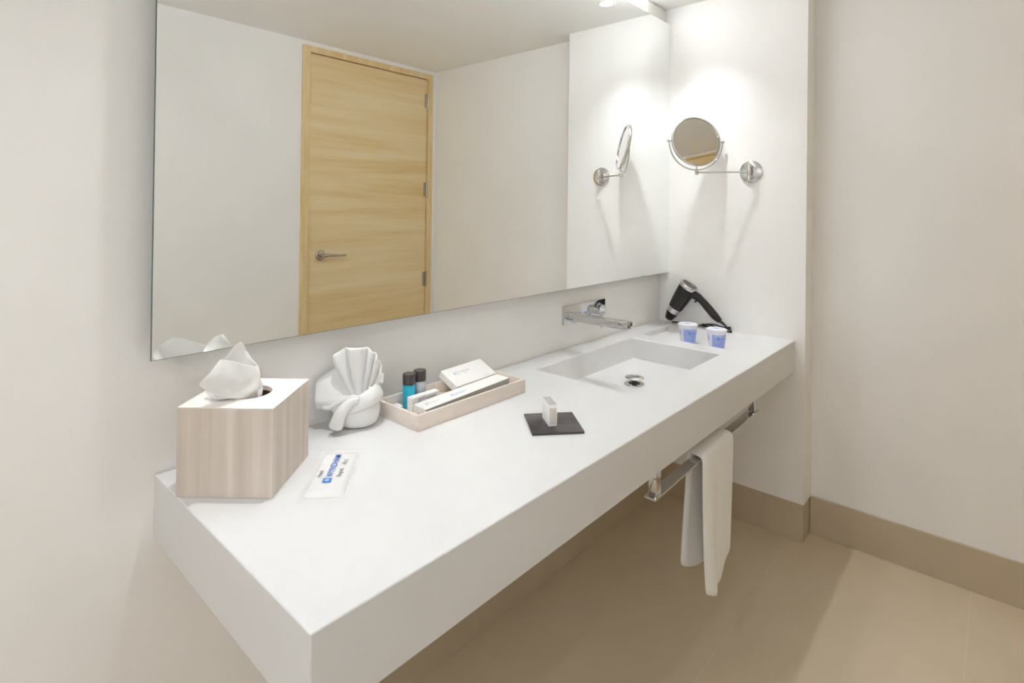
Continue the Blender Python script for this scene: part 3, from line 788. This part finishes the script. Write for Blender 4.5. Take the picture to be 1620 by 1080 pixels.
# ------------------------------------------------------------------ cups
def cup(x, y, label):
    t = thing('paper_cup', label, 'cup', (x, y, SZ+.0004), 0, 'lidded cups in the counter recess')
    rb, rt_, h = .030, .0395, .082
    bm = BM(); lathe(bm, [(0, .002), (rb-.002, .002), (rb, 0), (rt_, h-.003), (rt_+.002, h-.003), (rt_+.0035, h-.001), (rt_+.002, h+.001), (rt_-.001, h), (0, h)], n=48)
    link('cup_body', bm, m_cup, t, smooth=True, auto=50)
    va = math.atan2(CAM.y-y, CAM.x-x)
    def arc(a0, a1, z0, z1, m, nm, off):
        bm = BM(); rows = []
        for z in (z0, z1):
            r = rb+(rt_-rb)*z/h+off; rows.append([(r*math.cos(va+a0+(a1-a0)*i/24), r*math.sin(va+a0+(a1-a0)*i/24), z) for i in range(25)])
        grid(bm, rows); return link(nm, bm, m, t, smooth=True, recalc=False)
    arc(-.5, 2.4, .004, .066, m_sleeve, 'printed_sleeve', .0003)
    arc(-1.3, -.75, .038, .062, m_sleeve2, 'printed_mark', .0003)
    arc(-.46, 1.0, .004, .0075, m_ink_pale, 'printed_band', .0006)
    rr = rb+(rt_-rb)*.05/h+.0007
    for s, size, a0, z in (('WYNDHAM', .0085, .42, .046), ('Bogotá', .005, .42, .037)):
        o = text(s, size, m_ink_blue, t, 'printed_lettering', loc=(0, 0, 0), xa=(1, 0, 0), ya=(0, 1, 0))
        for v in o.data.vertices:
            th = va+a0+v.co.x/rr; zz_ = z+v.co.y; r = rb+(rt_-rb)*zz_/h+.0008; v.co = Vector((r*math.cos(th), r*math.sin(th), zz_))
    bm = BM()
    for (a, b_, c, d_) in ((.08, .32, .044, .0462), (.08, .32, .0530, .0552), (.08, .13, .0462, .0530), (.27, .32, .0462, .0530)):
        pz = []
        for th, z in ((a, c), (b_, c), (b_, d_), (a, d_)):
            r = rb+(rt_-rb)*z/h+.0009; pz.append(bm.verts.new((r*math.cos(va+th), r*math.sin(va+th), z)))
        bm.faces.new(pz)
    link('emblem', bm, m_ink_blue, t, recalc=False)
    bm = BM(); lathe(bm, [(0, h+.0012), (rt_-.001, h+.0012), (rt_+.0005, h+.002), (rt_-.001, h+.0028), (0, h+.0026)], n=48)
    ld = link('cup_lid', bm, m_lid, t, smooth=True, auto=50)
    xa = VX; X = Matrix.Rotation(math.atan2(VX.y, VX.x), 4, 'Z')
    for s, size, oy in (('Hotel', .0055, .008), ('WYNDHAM', .0085, .0), ('Bogotá', .0055, -.007)):
        text(s, size, m_ink_blue, ld, loc=Vector((0, 0, h+.0031))+VY*oy, xa=VX, ya=VY, align='CENTER', bold=.0003)
    return t
cup(-.2785, -.272, 'lidded pale blue cup, the left of two cups in the recess')
cup(-.2919, -.4021, 'lidded pale blue cup, the right of two, nearer the counter front')

# ------------------------------------------------------------------ hair dryer
HX = -.056
t = thing('hair_dryer', 'black hair dryer with silver bands propped against the end wall', 'hair dryer', (HX, -.12, CZ))
def HP(y, z, dx=0): return Vector((dx, 1.075*y-.004+.12, z-CZ))
N0 = HP(-.066, .874); N1 = HP(-.165, 1.048); axd = (N1-N0).normalized(); LL = (N1-N0).length
bm = BM(); lathe(bm, [(0, 0.004), (.013, .004), (.0165, 0), (.019, .002), (.027, .030), (.0285, .044)], N0, axd, 36, sx=1)
link('nozzle', bm, m_black, t, smooth=True, auto=50)
bm = BM(); lathe(bm, [(.0285, .043), (.0302, .0435), (.0325, .0685), (.031, .070)], N0, axd, 40); link('silver_band', bm, m_chrome, t, smooth=True, auto=50)
bm = BM(); lathe(bm, [(.031, .069), (.0335, .070), (.037, .100), (.0405, .140), (.042, .165), (.0425, LL-.018), (.041, LL-.016)], N0, axd, 44); link('barrel', bm, m_black, t, smooth=True, auto=50)
bm = BM(); lathe(bm, [(.041, LL-.017), (.0435, LL-.017), (.044, LL-.004), (.041, LL+.001), (.036, LL+.001), (.035, LL-.004)], N0, axd, 48); rg = link('rear_ring', bm, m_chrome, t, smooth=True, auto=50)
bm = BM(); lathe(bm, [(0, LL-.003), (.0355, LL-.004)], N0, axd, 40)
for k in range(1, 6): lathe(bm, [(.006*k, LL-.003), (.006*k+.001, LL-.0015), (.006*k+.002, LL-.003)], N0, axd, 40)
link('intake_grille', bm, mat('intake_mesh', (.30, .29, .28), .35, 1.0), rg, smooth=True)
hp = smoothpath([HP(-.168, 1.006), HP(-.192, 1.000), HP(-.218, .982), HP(-.250, .948), HP(-.277, .918), HP(-.300, .897)], 5)
n = len(hp); rad = [(.021, .019, .0165, .0185, .018, .0125)[min(5, int(i/5))]*(1-(i % 5)/5)+(.021, .019, .0165, .0185, .018, .0125)[min(5, int(i/5)+1)]*((i % 5)/5) for i in range(n)]
bm = BM(); tube(bm, hp, rad, 20); link('handle', bm, m_black, t, smooth=True, auto=60)
bm = BM(); box(bm, -.006, .006, -.010, .010, -.004, .004, bev=.002, X=Matrix.Translation(HP(-.196, .976)) @ Matrix.Rotation(R(-40), 4, 'X')); link('switch', bm, m_black_rub, t, smooth=True, auto=40)
cordp = smoothpath([HP(-.296, .900), HP(-.318, .884), HP(-.336, .868), HP(-.348, .857), HP(-.340, .8545), HP(-.300, .8548, .030), HP(-.240, .8545, .040), HP(-.180, .8545, .044), HP(-.110, .8545, .040), HP(-.07, .8545, .030)], 6)
bm = BM(); n = len(cordp); tube(bm, cordp, [max(.0033, .0085*(1-i/14)) for i in range(n)], 10); link('power_cord', bm, m_black_rub, t, smooth=True, auto=60)
bm = BM()
for k in range(3):
    q = [HP(-.335+.0*k, .8560+.006*k, .034+.004*k)]
    pp = []
    for i in range(28):
        a = i/27; pp.append(HP(-.333+a*.125, .8556+.0055*k+.002*math.sin(a*9+k), .038+.006*math.sin(a*7+k*2)))
    tube(bm, pp, .0032, 8)
link('coiled_cord', bm, m_black_rub, t, smooth=True, auto=60)
